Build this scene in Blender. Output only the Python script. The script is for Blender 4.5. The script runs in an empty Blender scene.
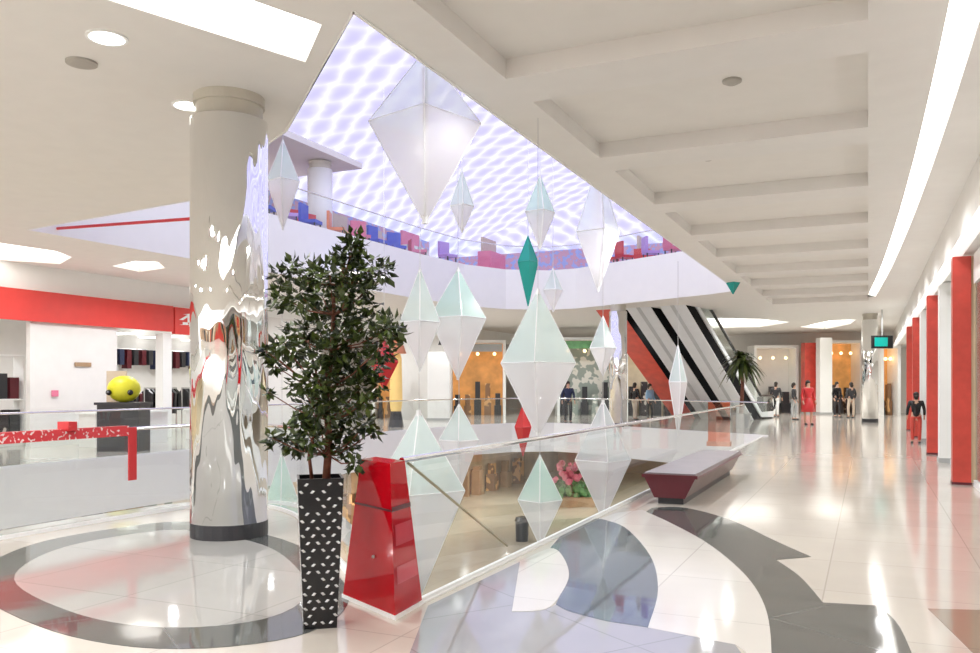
import bpy, bmesh, math, random
from mathutils import Vector, Matrix, geometry
C = bpy.context.scene.collection
R = math.radians
# ------------------------------------------------------------------ camera, world, exposure
F, CX, HZ, EYE = 838.0, 490.0, 385.0, 1.6
cam = bpy.data.cameras.new('camera'); co = bpy.data.objects.new('camera', cam); C.objects.link(co)
co.location = (0, 0, EYE); co.rotation_euler = (R(90), 0, 0)
cam.sensor_width = 36; cam.lens = 36 * F / 980; cam.shift_y = (HZ - 326.5) / 980
cam.clip_end = 400; cam.clip_start = .05
bpy.context.scene.camera = co
sc = bpy.context.scene
sc.view_settings.view_transform = 'Standard'; sc.view_settings.look = 'None'
sc.view_settings.gamma = 1; sc.view_settings.use_curve_mapping = False
sc.view_settings.exposure = 1.3
sc.cycles.max_bounces = 10; sc.cycles.diffuse_bounces = 5; sc.cycles.glossy_bounces = 5
sc.cycles.transparent_max_bounces = 40; sc.cycles.transmission_bounces = 6
sc.cycles.caustics_reflective = False; sc.cycles.caustics_refractive = False
sc.cycles.sample_clamp_indirect = 4
w = bpy.data.worlds.new('sky'); sc.world = w; w.use_nodes = True
w.node_tree.nodes['Background'].inputs[0].default_value = (.97, .98, 1, 1)
w.node_tree.nodes['Background'].inputs[1].default_value = 1.28

A0 = -math.atan2(378, 838)          # the mall's long axis; local x = across (t), local y = along (s)
ca, sa = math.cos(-A0), math.sin(-A0)
def W(t, s, z=0): return Vector((s * sa + t * ca, s * ca - t * sa, z))
def P(x, y, Y): return Vector(((x - CX) / F * Y, Y, EYE + (HZ - y) / F * Y))
def PF(x, y, z=0):
    Y = F * (EYE - z) / (y - HZ); return Vector(((x - CX) / F * Y, Y, z))
def ST(v): return (v.x * ca - v.y * sa, v.x * sa + v.y * ca)
def pst(x, y, z=0): return ST(PF(x, y, z))

# ------------------------------------------------------------------ materials
M = {}
def mat(name, col, rough=.5, metal=0, emit=0, ecol=None, var=.04, vs=3, ior=1.5, coat=0, alpha=1, trans=0, sheen=0):
    m = bpy.data.materials.new(name); m.use_nodes = True; nt = m.node_tree; b = nt.nodes['Principled BSDF']
    tc = nt.nodes.new('ShaderNodeTexCoord'); n = nt.nodes.new('ShaderNodeTexNoise'); n.inputs['Scale'].default_value = vs
    n.inputs['Detail'].default_value = 3
    r = nt.nodes.new('ShaderNodeValToRGB')
    r.color_ramp.elements[0].position = .3; r.color_ramp.elements[1].position = .7
    r.color_ramp.elements[0].color = [max(0, c * (1 - var)) for c in col] + [1]
    r.color_ramp.elements[1].color = [min(1, c * (1 + var)) for c in col] + [1]
    nt.links.new(tc.outputs['Object'], n.inputs['Vector']); nt.links.new(n.outputs['Fac'], r.inputs['Fac'])
    nt.links.new(r.outputs['Color'], b.inputs['Base Color'])
    b.inputs['Roughness'].default_value = rough; b.inputs['Metallic'].default_value = metal
    b.inputs['IOR'].default_value = ior; b.inputs['Coat Weight'].default_value = coat
    b.inputs['Coat Roughness'].default_value = .04
    if emit:
        b.inputs['Emission Color'].default_value = list(ecol or col) + [1]; b.inputs['Emission Strength'].default_value = emit
    M[name] = m; return m
mat('ceiling', (.82, .805, .775), .75, var=.015); mat('coffer', (.82, .80, .76), .75, var=.015)
mat('white', (.9, .91, .895), .45, var=.01); mat('wall', (.80, .79, .77), .55, var=.02)
mat('warm_wall', (.74, .62, .46), .6, var=.08); mat('brown', (.40, .26, .15), .5, var=.2, vs=1.5)
mat('tan', (.62, .48, .32), .5, var=.15, vs=1); mat('grey', (.42, .43, .43), .4); mat('dark', (.035, .035, .04), .35)
mat('matt_black', (.01, .01, .011), .9, ior=1.2); mat('black', (.012, .012, .014), .2); mat('red', (.62, .035, .04), .35, var=.06); mat('sign_red', (.72, .06, .05), .4)
mat('post_red', (.62, .07, .05), .35, var=.12, vs=4); mat('steel', (.72, .72, .72), .18, 1); mat('teal', (.0, .35, .30), .3)
mat('brass', (.45, .38, .22), .3, 1); mat('strip', (1, 1, 1), .5, emit=1.6, ecol=(1, .98, .94))
mat('panel', (1, 1, 1), .5, emit=1.6, ecol=(1, .985, .95)); mat('cornice', (.9, .9, .88), .5, emit=.25, ecol=(1, .98, .95)); mat('cove', (1, 1, 1), .5, emit=.9, ecol=(1, .97, .9))
mat('warm_lamp', (1, .8, .5), .5, emit=2, ecol=(1, .62, .28)); mat('amber', (.62, .27, .08), .5, emit=.12, ecol=(1, .5, .15), var=.4, vs=1.2)
mat('lamp_yellow', (.8, .55, .2), .5, emit=.1, ecol=(1, .7, .25))
mat('orange', (.75, .2, .07), .4, var=.15); mat('yellow', (.75, .72, .03), .4, var=.08); mat('blue', (.06, .1, .55), .5)
mat('light_blue', (.3, .5, .7), .5); mat('pink', (.75, .2, .32), .5); mat('green', (.12, .3, .12), .5, var=.3)
mat('lilac', (.5, .3, .7), .5); mat('skin', (.6, .36, .26), .5); mat('hair', (.03, .02, .015), .5)
mat('navy', (.02, .03, .08), .6); mat('beige', (.6, .5, .4), .6); mat('bark', (.16, .055, .03), .7, var=.4, vs=20)
mat('soil', (.04, .025, .015), .9, var=.4, vs=30); mat('maroon', (.11, .012, .02), .3, var=.1); mat('bench_side', (.16, .09, .075), .4, var=.15)
mat('bench_top', (.22, .19, .20), .35, var=.1); mat('terracotta', (.65, .25, .14), .5); mat('speaker', (.42, .40, .36), .6)
mat('cap', (.56, .53, .45), .35, var=.05); mat('silver', (.62, .62, .62), .3, .6)
mat('escalator_white', (.80, .83, .86), .3, var=.02); mat('escalator_grey', (.55, .58, .6), .3)
mat('red_soffit', (.75, .1, .06), .35, var=.1); mat('sleek_white', (.85, .86, .87), .12, coat=.5, var=.01)

def floor_mat(name, col, tile=1.2, grout=.75, rough=.05, ior=1.9, var=.05, rot=0.):
    m = mat(name, col, rough, var=var, vs=.8, ior=ior)
    nt = m.node_tree; b = nt.nodes['Principled BSDF']; tc = [n for n in nt.nodes if n.type == 'TEX_COORD'][0]
    mp = nt.nodes.new('ShaderNodeMapping'); mp.inputs['Rotation'].default_value = (0, 0, rot); mp.inputs['Location'].default_value = (.31, .17, 0)
    nt.links.new(tc.outputs['Object'], mp.inputs[0])
    br = nt.nodes.new('ShaderNodeTexBrick'); br.offset = 0
    br.inputs['Scale'].default_value = 1; br.inputs['Brick Width'].default_value = tile; br.inputs['Row Height'].default_value = tile
    br.inputs['Mortar Size'].default_value = .006; br.inputs['Mortar Smooth'].default_value = .2
    br.inputs['Color1'].default_value = (1, 1, 1, 1); br.inputs['Color2'].default_value = (.94, .94, .94, 1); br.inputs['Mortar'].default_value = (grout,) * 3 + (1,)
    nt.links.new(mp.outputs[0], br.inputs['Vector'])
    mx = nt.nodes.new('ShaderNodeMix'); mx.data_type = 'RGBA'; mx.blend_type = 'MULTIPLY'; mx.inputs[0].default_value = 1
    src = b.inputs['Base Color'].links[0].from_socket
    nt.links.new(src, mx.inputs[6]); nt.links.new(br.outputs['Color'], mx.inputs[7]); nt.links.new(mx.outputs[2], b.inputs['Base Color'])
    n2 = nt.nodes.new('ShaderNodeTexNoise'); n2.inputs['Scale'].default_value = 1.7
    nt.links.new(tc.outputs['Object'], n2.inputs['Vector'])
    bp = nt.nodes.new('ShaderNodeBump'); bp.inputs['Strength'].default_value = .05; bp.inputs['Distance'].default_value = .03
    nt.links.new(n2.outputs['Fac'], bp.inputs['Height']); nt.links.new(bp.outputs[0], b.inputs['Normal'])
    return m
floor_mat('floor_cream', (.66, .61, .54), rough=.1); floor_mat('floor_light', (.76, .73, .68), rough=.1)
floor_mat('floor_dark', (.10, .105, .10), grout=1.6, rough=.06, ior=1.8, rot=.6); floor_mat('floor_slate', (.085, .12, .15), rough=.05, grout=.5, ior=1.9)
floor_mat('floor_tan', (.36, .29, .22), rough=.08); floor_mat('floor_grey', (.36, .36, .38), rough=.05, rot=.6)
floor_mat('floor_disc', (.44, .43, .405), rough=.05, ior=1.8); floor_mat('floor_low', (.60, .53, .40), rough=.12)

def glass_mat(name, tint, spec=.12):
    m = bpy.data.materials.new(name); m.use_nodes = True; nt = m.node_tree; nt.nodes.clear()
    o = nt.nodes.new('ShaderNodeOutputMaterial'); t = nt.nodes.new('ShaderNodeBsdfTransparent'); g = nt.nodes.new('ShaderNodeBsdfGlossy')
    g.inputs['Roughness'].default_value = .0; t.inputs['Color'].default_value = list(tint) + [1]
    lw = nt.nodes.new('ShaderNodeLayerWeight'); lw.inputs['Blend'].default_value = spec
    pw = nt.nodes.new('ShaderNodeMath'); pw.operation = 'POWER'; pw.inputs[1].default_value = 4; ad = nt.nodes.new('ShaderNodeMath'); ad.operation = 'MULTIPLY_ADD'
    ad.inputs[1].default_value = .7; ad.inputs[2].default_value = spec * .2; lw.inputs['Blend'].default_value = .5
    nt.links.new(lw.outputs['Facing'], pw.inputs[0]); nt.links.new(pw.outputs[0], ad.inputs[0])
    mx = nt.nodes.new('ShaderNodeMixShader'); nt.links.new(ad.outputs[0], mx.inputs[0])
    nt.links.new(t.outputs[0], mx.inputs[1]); nt.links.new(g.outputs[0], mx.inputs[2]); nt.links.new(mx.outputs[0], o.inputs[0])
    M[name] = m
glass_mat('glass', (.93, .975, .965), .3); glass_mat('shop_glass', (.95, .97, .96), .2)
glass_mat('orange_glass', (1, .5, .36), .2)

def skylight_mat():
    m = bpy.data.materials.new('skylight'); m.use_nodes = True; nt = m.node_tree; nt.nodes.clear(); N = nt.nodes.new; L = nt.links.new
    o = N('ShaderNodeOutputMaterial'); uv = N('ShaderNodeUVMap'); sp = N('ShaderNodeSeparateXYZ'); L(uv.outputs[0], sp.inputs[0])
    nz = N('ShaderNodeTexNoise'); nz.inputs['Scale'].default_value = .6; L(uv.outputs[0], nz.inputs['Vector'])
    def mth(op, a, b=None):
        n = N('ShaderNodeMath'); n.operation = op
        for i, v in enumerate((a, b)):
            if v is None: continue
            if isinstance(v, (int, float)): n.inputs[i].default_value = v
            else: L(v, n.inputs[i])
        return n.outputs[0]
    def stripe(sig, per, wd):
        q = mth('ADD' if sig > 0 else 'SUBTRACT', sp.outputs[0], mth('MULTIPLY', sp.outputs[1], .8))
        q = mth('ADD', q, mth('MULTIPLY', nz.outputs['Fac'], 1.0))
        f = mth('FRACT', mth('DIVIDE', q, per)); f = mth('ABSOLUTE', mth('SUBTRACT', f, .5))
        return mth('MULTIPLY', mth('POWER', mth('MULTIPLY', f, 2.0), 2.5), wd)
    k = mth('MINIMUM', mth('ADD', stripe(1, 1.4, .55), stripe(-1, 2.2, .3)), 1.0)
    c = N('ShaderNodeMix'); c.data_type = 'RGBA'; L(k, c.inputs[0])
    c.inputs[6].default_value = (.235, .22, .37, 1); c.inputs[7].default_value = (.47, .475, .49, 1)
    t = N('ShaderNodeBsdfTransparent'); L(c.outputs[2], t.inputs[0]); L(t.outputs[0], o.inputs[0]); M['skylight'] = m
skylight_mat()

def film_mat(name, c0, c1, op=.8):
    m = bpy.data.materials.new(name); m.use_nodes = True; nt = m.node_tree; nt.nodes.clear(); N = nt.nodes.new; L = nt.links.new
    o = N('ShaderNodeOutputMaterial'); g = N('ShaderNodeNewGeometry'); r = N('ShaderNodeValToRGB')
    L(g.outputs['Random Per Island'], r.inputs[0])
    r.color_ramp.elements[0].color = list(c0) + [1]; r.color_ramp.elements[1].color = list(c1) + [1]
    r.color_ramp.elements[0].position = .35; r.color_ramp.elements[1].position = .65
    d = N('ShaderNodeBsdfDiffuse'); t = N('ShaderNodeBsdfTranslucent'); L(r.outputs[0], d.inputs[0]); L(r.outputs[0], t.inputs[0])
    a = N('ShaderNodeMixShader'); a.inputs[0].default_value = .6; L(d.outputs[0], a.inputs[1]); L(t.outputs[0], a.inputs[2])
    gl = N('ShaderNodeBsdfGlossy'); gl.inputs['Roughness'].default_value = .15; b = N('ShaderNodeMixShader'); b.inputs[0].default_value = .12
    L(a.outputs[0], b.inputs[1]); L(gl.outputs[0], b.inputs[2])
    tr = N('ShaderNodeBsdfTransparent'); c = N('ShaderNodeMixShader'); c.inputs[0].default_value = op
    L(tr.outputs[0], c.inputs[1]); L(b.outputs[0], c.inputs[2]); L(c.outputs[0], o.inputs[0]); M[name] = m
film_mat('film', (.76, .98, .93), (.90, 1, .98), .6); film_mat('film_clear', (.72, 1, .94), (.98, .95, 1), .46)
film_mat('film_white', (.97, .97, 1), (1, .96, .96), .66); film_mat('film_mint', (.62, 1, .87), (.80, 1, .95), .6)

def leaf_mat():
    m = bpy.data.materials.new('leaf'); m.use_nodes = True; nt = m.node_tree; b = nt.nodes['Principled BSDF']
    g = nt.nodes.new('ShaderNodeNewGeometry'); r = nt.nodes.new('ShaderNodeValToRGB'); nt.links.new(g.outputs['Random Per Island'], r.inputs[0])
    r.color_ramp.elements[0].color = (.008, .018, .004, 1); r.color_ramp.elements[1].color = (.075, .11, .016, 1)
    nt.links.new(r.outputs[0], b.inputs['Base Color']); b.inputs['Roughness'].default_value = .4; M['leaf'] = m
leaf_mat()
def chrome_mat():
    m = mat('chrome', (.86, .86, .85), .03, 1, var=.01); nt = m.node_tree; b = nt.nodes['Principled BSDF']
    tc = nt.nodes.new('ShaderNodeTexCoord'); mp = nt.nodes.new('ShaderNodeMapping'); mp.inputs['Scale'].default_value = (1, 1, .25)
    n = nt.nodes.new('ShaderNodeTexNoise'); n.inputs['Scale'].default_value = 4; n.inputs['Detail'].default_value = 1
    nt.links.new(tc.outputs['Object'], mp.inputs[0]); nt.links.new(mp.outputs[0], n.inputs['Vector'])
    bp = nt.nodes.new('ShaderNodeBump'); bp.inputs['Strength'].default_value = .8; bp.inputs['Distance'].default_value = .11
    nt.links.new(n.outputs['Fac'], bp.inputs['Height']); nt.links.new(bp.outputs[0], b.inputs['Normal'])
chrome_mat()
def red_glass():
    m = mat('red_glass', (.50, .004, .012), .04, var=.1, vs=2, ior=1.35); 
red_glass()
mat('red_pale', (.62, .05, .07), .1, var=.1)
def speckle_mat(name, base, spot, scale, thr):
    m = mat(name, base, .4); nt = m.node_tree; b = nt.nodes['Principled BSDF']
    tc = nt.nodes.new('ShaderNodeTexCoord'); n = nt.nodes.new('ShaderNodeTexNoise'); n.inputs['Scale'].default_value = scale; n.inputs['Detail'].default_value = 1
    r = nt.nodes.new('ShaderNodeValToRGB'); r.color_ramp.elements[0].position = thr; r.color_ramp.elements[1].position = thr + .04
    r.color_ramp.elements[0].color = list(base) + [1]; r.color_ramp.elements[1].color = list(spot) + [1]
    nt.links.new(tc.outputs['Object'], n.inputs[0]); nt.links.new(n.outputs['Fac'], r.inputs[0]); nt.links.new(r.outputs[0], b.inputs['Base Color'])
speckle_mat('tape', (.68, .05, .06), (.85, .7, .68), 26, .6)
speckle_mat('goods_dark', (.03, .02, .025), (.55, .5, .45), 3.5, .6)
speckle_mat('goods_warm', (.30, .16, .08), (.85, .5, .22), 2.2, .52)
speckle_mat('goods_pastel', (.62, .35, .45), (.35, .42, .75), 4.5, .5)
speckle_mat('goods_mix', (.35, .4, .36), (.8, .78, .72), 3, .5)

# ------------------------------------------------------------------ mesh helpers
class MB:
    def __init__(s): s.v = []; s.f = []
    def add(s, vs, fs):
        o = len(s.v); s.v += [tuple(v) for v in vs]; s.f += [tuple(i + o for i in f) for f in fs]; return s
    def box(s, x0, y0, z0, x1, y1, z1, M_=None):
        vs = [Vector((x, y, z)) for z in (z0, z1) for x, y in ((x0, y0), (x1, y0), (x1, y1), (x0, y1))]
        if M_: vs = [M_ @ v for v in vs]
        return s.add(vs, [(3, 2, 1, 0), (4, 5, 6, 7), (0, 1, 5, 4), (1, 2, 6, 5), (2, 3, 7, 6), (3, 0, 4, 7)])
    def slab(s, loops, z0, z1):
        loops = [[Vector((x, y, 0)) for x, y in l] for l in loops]
        flat = [p for l in loops for p in l]; n = len(flat)
        tri = geometry.tessellate_polygon(loops)
        s.add([(p.x, p.y, z0) for p in flat] + [(p.x, p.y, z1) for p in flat],
              [tuple(t) for t in tri] + [tuple(i + n for i in reversed(t)) for t in tri])
        for l in loops: s.ring([(p.x, p.y) for p in l], z0, z1, True)
        return s
    def ring(s, pts, z0, z1, closed=False):
        n = len(pts); k = n if closed else n - 1
        return s.add([(x, y, z0) for x, y in pts] + [(x, y, z1) for x, y in pts], [(i, (i + 1) % n, (i + 1) % n + n, i + n) for i in range(k)])
    def strip(s, pts, w0, w1, z0, z1):      # a wall-like strip along a path, from offset w0 to w1 to its left
        L = offs(pts, w0); Rr = offs(pts, w1); n = len(pts)
        vs = [(x, y, z) for z in (z0, z1) for l in (L, Rr) for x, y in l]
        fs = []
        for i in range(n - 1):
            a, b, c, d = i, i + n, i + 2 * n, i + 3 * n
            fs += [(a, a + 1, b + 1, b), (c, d, d + 1, c + 1), (a, c, c + 1, a + 1), (b, b + 1, d + 1, d)]
        fs += [(0, n, 3 * n, 2 * n), (n - 1, 3 * n - 1, 4 * n - 1, 2 * n - 1)]
        return s.add(vs, fs)
    def tube(s, path, r, n=8, r1=None, cap=True):
        path = [Vector(p) for p in path]; k = len(path); o = len(s.v); up = Vector((0, 0, 1))
        for i, p in enumerate(path):
            d = (path[min(i + 1, k - 1)] - path[max(i - 1, 0)]).normalized()
            u = d.cross(up if abs(d.z) < .95 else Vector((1, 0, 0))).normalized(); v = d.cross(u)
            rr = r if r1 is None else r + (r1 - r) * i / (k - 1)
            for j in range(n):
                a = 2 * math.pi * j / n; s.v.append(tuple(p + (u * math.cos(a) + v * math.sin(a)) * rr))
        for i in range(k - 1):
            for j in range(n): s.f.append((o + i * n + j, o + i * n + (j + 1) % n, o + (i + 1) * n + (j + 1) % n, o + (i + 1) * n + j))
        if cap: s.f.append(tuple(o + j for j in reversed(range(n)))); s.f.append(tuple(o + (k - 1) * n + j for j in range(n)))
        return s
    def lathe(s, prof, n=24, c=(0, 0, 0), sx=1, sy=1):
        o = len(s.v)
        for r, z in prof:
            for j in range(n): a = 2 * math.pi * j / n; s.v.append((c[0] + r * sx * math.cos(a), c[1] + r * sy * math.sin(a), c[2] + z))
        for i in range(len(prof) - 1):
            for j in range(n): s.f.append((o + i * n + j, o + i * n + (j + 1) % n, o + (i + 1) * n + (j + 1) % n, o + (i + 1) * n + j))
        s.f.append(tuple(o + j for j in reversed(range(n)))); s.f.append(tuple(o + (len(prof) - 1) * n + j for j in range(n)))
        return s
    def ball(s, c, r, n=12, sz=1, sx=1, sy=1):
        return s.lathe([(max(.001, r * math.sin(math.pi * i / (n // 2 + 1))), -r * sz * math.cos(math.pi * i / (n // 2 + 1))) for i in range(n // 2 + 2)], n, c, sx, sy)
    def build(s, name, m, parent=None, loc=(0, 0, 0), rz=0, smooth=False, label=None):
        me = bpy.data.meshes.new(name); me.from_pydata(s.v, [], s.f); me.validate()
        bm = bmesh.new(); bm.from_mesh(me); bmesh.ops.recalc_face_normals(bm, faces=bm.faces); bm.to_mesh(me); bm.free()
        me.materials.append(M[m] if isinstance(m, str) else m)
        if smooth: 
            for p in me.polygons: p.use_smooth = True
        o = bpy.data.objects.new(name, me); C.objects.link(o); o.location = loc; o.rotation_euler.z = rz
        if parent: o.parent = parent
        if label: o['label'] = label
        return o
def offs(pts, w_):
    out = []
    for i, p in enumerate(pts):
        a = Vector(pts[max(i - 1, 0)]); b = Vector(pts[min(i + 1, len(pts) - 1)]); d = (b - a).normalized(); nrm = Vector((-d.y, d.x))
        out.append((p[0] + nrm.x * w_, p[1] + nrm.y * w_))
    return out
def smoothed(pts, closed=False, n=6):
    k = len(pts); out = []
    for i in range(k if closed else k - 1):
        p = [Vector(pts[(i + j) % k] if closed else pts[min(max(i + j, 0), k - 1)]) for j in (-1, 0, 1, 2)]
        for q in range(n):
            u = q / n
            v = .5 * ((2 * p[1]) + (p[2] - p[0]) * u + (2 * p[0] - 5 * p[1] + 4 * p[2] - p[3]) * u * u + (3 * p[1] - p[0] - 3 * p[2] + p[3]) * u ** 3)
            out.append((v.x, v.y))
    if not closed: out.append(tuple(pts[-1]))
    return out
def struct(mb, name, m, axis=True, **k):
    o = mb.build(name, m, rz=A0 if axis else 0, **k); o['kind'] = 'structure'; return o
def tag(o, label, cat, group=None):
    o['label'] = label; o['category'] = cat
    if group: o['group'] = group
    return o
def thing(name, label, cat, loc=(0, 0, 0), rz=0, group=None):
    o = bpy.data.objects.new(name, None); C.objects.link(o); o.location = loc; o.rotation_euler.z = rz; o.empty_display_size = .1
    return tag(o, label, cat, group)
def sub(o, name, mb, m, **k): return mb.build(name, m, parent=o, **k)
def dup(root, loc, rz, label=None, mats=None, group=None):
    r = root.copy(); C.objects.link(r); r.location = loc; r.rotation_euler.z = rz
    if label: r['label'] = label
    if group: r['group'] = group
    for ch in list(root.children):
        c = ch.copy(); C.objects.link(c); c.parent = r
        if mats and ch.name.split('.')[0] in mats:
            c.data = ch.data.copy(); c.data.materials[0] = M[mats[ch.name.split('.')[0]]]
        for g in ch.children:
            d = g.copy(); C.objects.link(d); d.parent = c
    return r
rnd = random.Random(5); SP = 85

# ------------------------------------------------------------------ shell: floors, ceiling, upper slab
CZ, UZ, LZ = 4.66, 6.17, -4.6
near = [(-2.96, 27), (-2.96, 4.95)]
left_curve = smoothed([(-2.96, 4.95), (-4.4, 6.4), (-5.6, 7.6), (-6.4, 8.4), (-7.3, 8.85), (-8.0, 8.5), (-8.17, 7.4), (-8.2, 5.8), (-8.2, 3)])
void = near[:1] + left_curve + [(-8.2, -3), (-15, -3), (-15, 12), (-14.6, 26), (-14.2, 29.5), (-13.3, 31.6), (-11.8, 32.6), (-10.4, 32.2), (-4.6, 28.3)]
open_ = [(-3.83, 27.3), (-3.83, 5.8), (-6.38, 8.16), (-10.2, 10.6), (-15.1, 11.3), (-14.5, 26), (-14.2, 29), (-13.3, 31), (-11.8, 32), (-10.6, 31.9), (-4.9, 28.8), (-4.1, 28.2)]
out = [(-34, -12), (9, -12), (9, 62), (-34, 62)]
struct(MB().slab([out, void], -1.1, 0), 'floor', 'floor_cream')
struct(MB().slab([[(-34, -4), (9, -4), (9, 62), (-34, 62)]], LZ - .3, LZ), 'floor.001', 'floor_low')
# white fascia round the mid-level void
struct(MB().strip(void + void[:1], -.03, .0, -1.14, .015), 'trim_1', 'white')
coffers = []
for i in range(-1, 9):
    s0 = 5.25 + 3.2 * i; coffers.append([(-3.3, s0), (0, s0), (0, s0 + 2.45), (-3.3, s0 + 2.45)])
def circ(c, r, n=24, ry=None): return [(c[0] + r * math.cos(2 * math.pi * i / n), c[1] + (ry or r) * math.sin(2 * math.pi * i / n)) for i in range(n)]
slot = [(-4.23, 5.9), (-4.86, 6.52), (-6.1, 3.26), (-5.5, 2.64)]
def cpoly(px): return [pst(x, y, CZ) for x, y in px]
left_panel = cpoly([(-60, 238), (0, 243), (55, 251), (72, 257), (60, 264), (0, 260), (-60, 258)])
left_panel2 = cpoly([(112, 266), (135, 261), (158, 262), (165, 268), (140, 272)])
left_panel3 = cpoly([(300, 282), (340, 276), (385, 283), (340, 290)])
curve_strip = smoothed([(.7, 2.2), (.72, 6), (.72, 10), (.68, 14), (.58, 19), (.4, 25), (.1, 32)])
cs_loop = offs(curve_strip, .13) + list(reversed(offs(curve_strip, -.13)))
far_arc = cpoly([(662, 322), (700, 318), (760, 319), (790, 322), (760, 327), (700, 328)])
far_arc2 = cpoly([(800, 327), (830, 320.5), (856, 319.5), (850, 324), (825, 329)])
downs = [ST(Vector((-3.37, 7.37, 0))), ST(Vector((-3.3, 9.16, 0)))]
holes = [slot, left_panel, left_panel2, left_panel3, cs_loop, far_arc, far_arc2] + [circ(d, .15) for d in downs]
cout = [(-34, -3.2), (9, -3.2), (9, 62), (-34, 62)]
struct(MB().slab([cout, open_] + coffers + holes, CZ, CZ + .2), 'ceiling', 'ceiling')
cu = struct(MB().slab([cout, open_], CZ + .2, UZ), 'floor.002', 'coffer')
struct(MB().strip(open_ + open_[:1], -.03, 0, CZ - .01, UZ + .08), 'trim_2', 'white')
# lit recesses
def lit(loops, z, name, m, label, cat='ceiling light', group=None):
    o = MB().slab(loops, z, z + .03).build(name, m, rz=A0); return tag(o, label, cat, group)
lit([slot], CZ + .15, 'ceiling_light', 'panel', 'long bright rectangular light recess at the top left of the ceiling')
lit([left_panel], CZ + .15, 'ceiling_light', 'cove', 'bright curved cove light above the red shop sign at the far left')
lit([left_panel2], CZ + .15, 'ceiling_light', 'cove', 'small oval cove light just left of the chrome column')
lit([left_panel3], CZ + .15, 'ceiling_light', 'cove', 'oval cove light behind the crown of the potted tree')
lit([cs_loop], CZ + .15, 'ceiling_light', 'strip', 'long curving light strip in the ceiling of the right corridor')
lit([far_arc], CZ + .15, 'ceiling_light', 'cove', 'pale oval light recess in the ceiling above the escalators')
lit([far_arc2], CZ + .15, 'ceiling_light', 'cove', 'slanted oval light recess above the far end shops')
for d, l in zip(downs, ('round downlight left of the long ceiling light recess', 'round downlight half hidden by the top of the chrome column')):
    t = thing('downlight', l, 'ceiling light', W(*d, CZ))
    sub(t, 'trim_ring', MB().lathe([(.15, .05), (.15, -.015), (.175, -.015), (.175, .0)], 32), 'white')
    sub(t, 'lens', MB().lathe([(.13, -.022), (.13, -.016)], 32), 'panel')
tag(MB().lathe([(.14, .0), (.14, -.02), (.10, -.03)], 28).build('ceiling_speaker', 'speaker', loc=(-3.87, 7.94, CZ)), 'round grey speaker grille in the ceiling beside the round downlight', 'speaker')
def cpt(x, y, z=CZ): v = PF(x, y, z); return v
for (x, y, l) in ((732, 80, 'small grey sprinkler plate in the second ceiling coffer'), (708, 157, 'small grey detector in the third ceiling coffer')):
    v = PF(x, y, CZ + .2); tag(MB().lathe([(.10, 0), (.10, -.025), (.05, -.05)], 20).build('smoke_detector', 'speaker', loc=v), l, 'detector')

# fill lamps: bare spots added under the ceilings to brighten the mall
def spot(t_, s_, z, power, col=(.97, .985, 1), ang=160):
    l = bpy.data.lights.new('spot', 'SPOT'); l.energy = power; l.spot_size = R(ang); l.spot_blend = .6; l.shadow_soft_size = .12; l.color = col
    o = bpy.data.objects.new('spot', l); C.objects.link(o); o.location = W(t_, s_, z)
for i in range(12): spot(-3.56, 1.5 + 3.2 * i, CZ - .05, SP * (.45 if i == 2 else 1.1)) if i < 8 else None; spot(.3, 1.7 + 3.2 * i, CZ - .05, SP * .55)
for t_, s_ in ((-7, 1.5), (-8.5, 4.5), (-12, 3), (-6.3, 5.2)): spot(t_, s_, CZ - .05, SP)
for i in range(9): spot(-17, 5 + 4 * i, CZ - .05, SP * 1.4)
for i in range(6): spot(-22.5, 8 + 5 * i, 3.95, SP * 1.2)
for t_ in (-13, -8, -3.5, .2): 
    for s_ in (35.5, 40, 45): spot(t_, s_, CZ - .05, SP * 1.3)
for i in range(8): spot(-17.5, 6 + 5 * i, -1.2, SP * 2.6); spot(3, 6 + 6 * i, 3.6, SP * .45)
for i in range(6): spot(-9, 36 + 3 * i, -1.2, SP * 2.4)
for i in range(3): spot(-20, 13 + 4 * i, 9.1, SP * 1.2, (1, .85, .7))

# floor inlays and patches
def inlay(px, name, m, z=.004, sm=None, loops=None):
    pts = loops or [pst(x, y) for x, y in px]
    if sm: pts = smoothed(pts, True)
    return struct(MB().slab([pts], .0005, z), name, m)
def curve_px(px, n=5): return smoothed([pst(x, y) for x, y in px], False, n)
outer = curve_px([(652, 508), (685, 508), (730, 520), (775, 541), (811, 557)])
outer += curve_px([(776, 560), (800, 577), (823, 603)]) + curve_px([(878, 606), (900, 628), (930, 700)])
inner = curve_px([(646, 512), (668, 522), (705, 542), (740, 570), (762, 600), (771, 640), (769, 720)])
inlay(None, 'trim_3', 'floor_dark', loops=outer + list(reversed(inner)), z=.004)
cream_in = curve_px([(600, 519), (625, 528), (650, 556), (658, 590), (648, 628)])
cb = [pst(700, 640), pst(770, 652)]
inlay(None, 'trim_4', 'floor_light', loops=[pst(618, 513), pst(642, 510)] + inner[:-3] + [pst(735, 645)] + list(reversed(cream_in)), z=.005)
sl = cream_in + curve_px([(608, 622), (570, 612), (556, 605)]) + curve_px([(560, 596), (569, 575), (562, 556), (550, 549)]) + [pst(560, 537), pst(596, 519)]
inlay(None, 'trim_5', 'floor_slate', loops=sl, z=.006)
inlay(None, 'trim_6', 'floor_light', loops=curve_px([(520, 562), (550, 549), (562, 556), (569, 575), (560, 596), (545, 610), (512, 612)]), z=.0065)  # pale petal-shaped patch laid over the floor tiles
inlay([(428, 606), (520, 562), (512, 612), (545, 610), (556, 605), (570, 612), (608, 622), (648, 628), (735, 645), (790, 720), (380, 730)], 'trim_7', 'floor_grey', z=.0035)
inlay([(928, 609), (1000, 611), (1000, 680), (985, 665)], 'trim_8', 'floor_tan')
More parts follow.
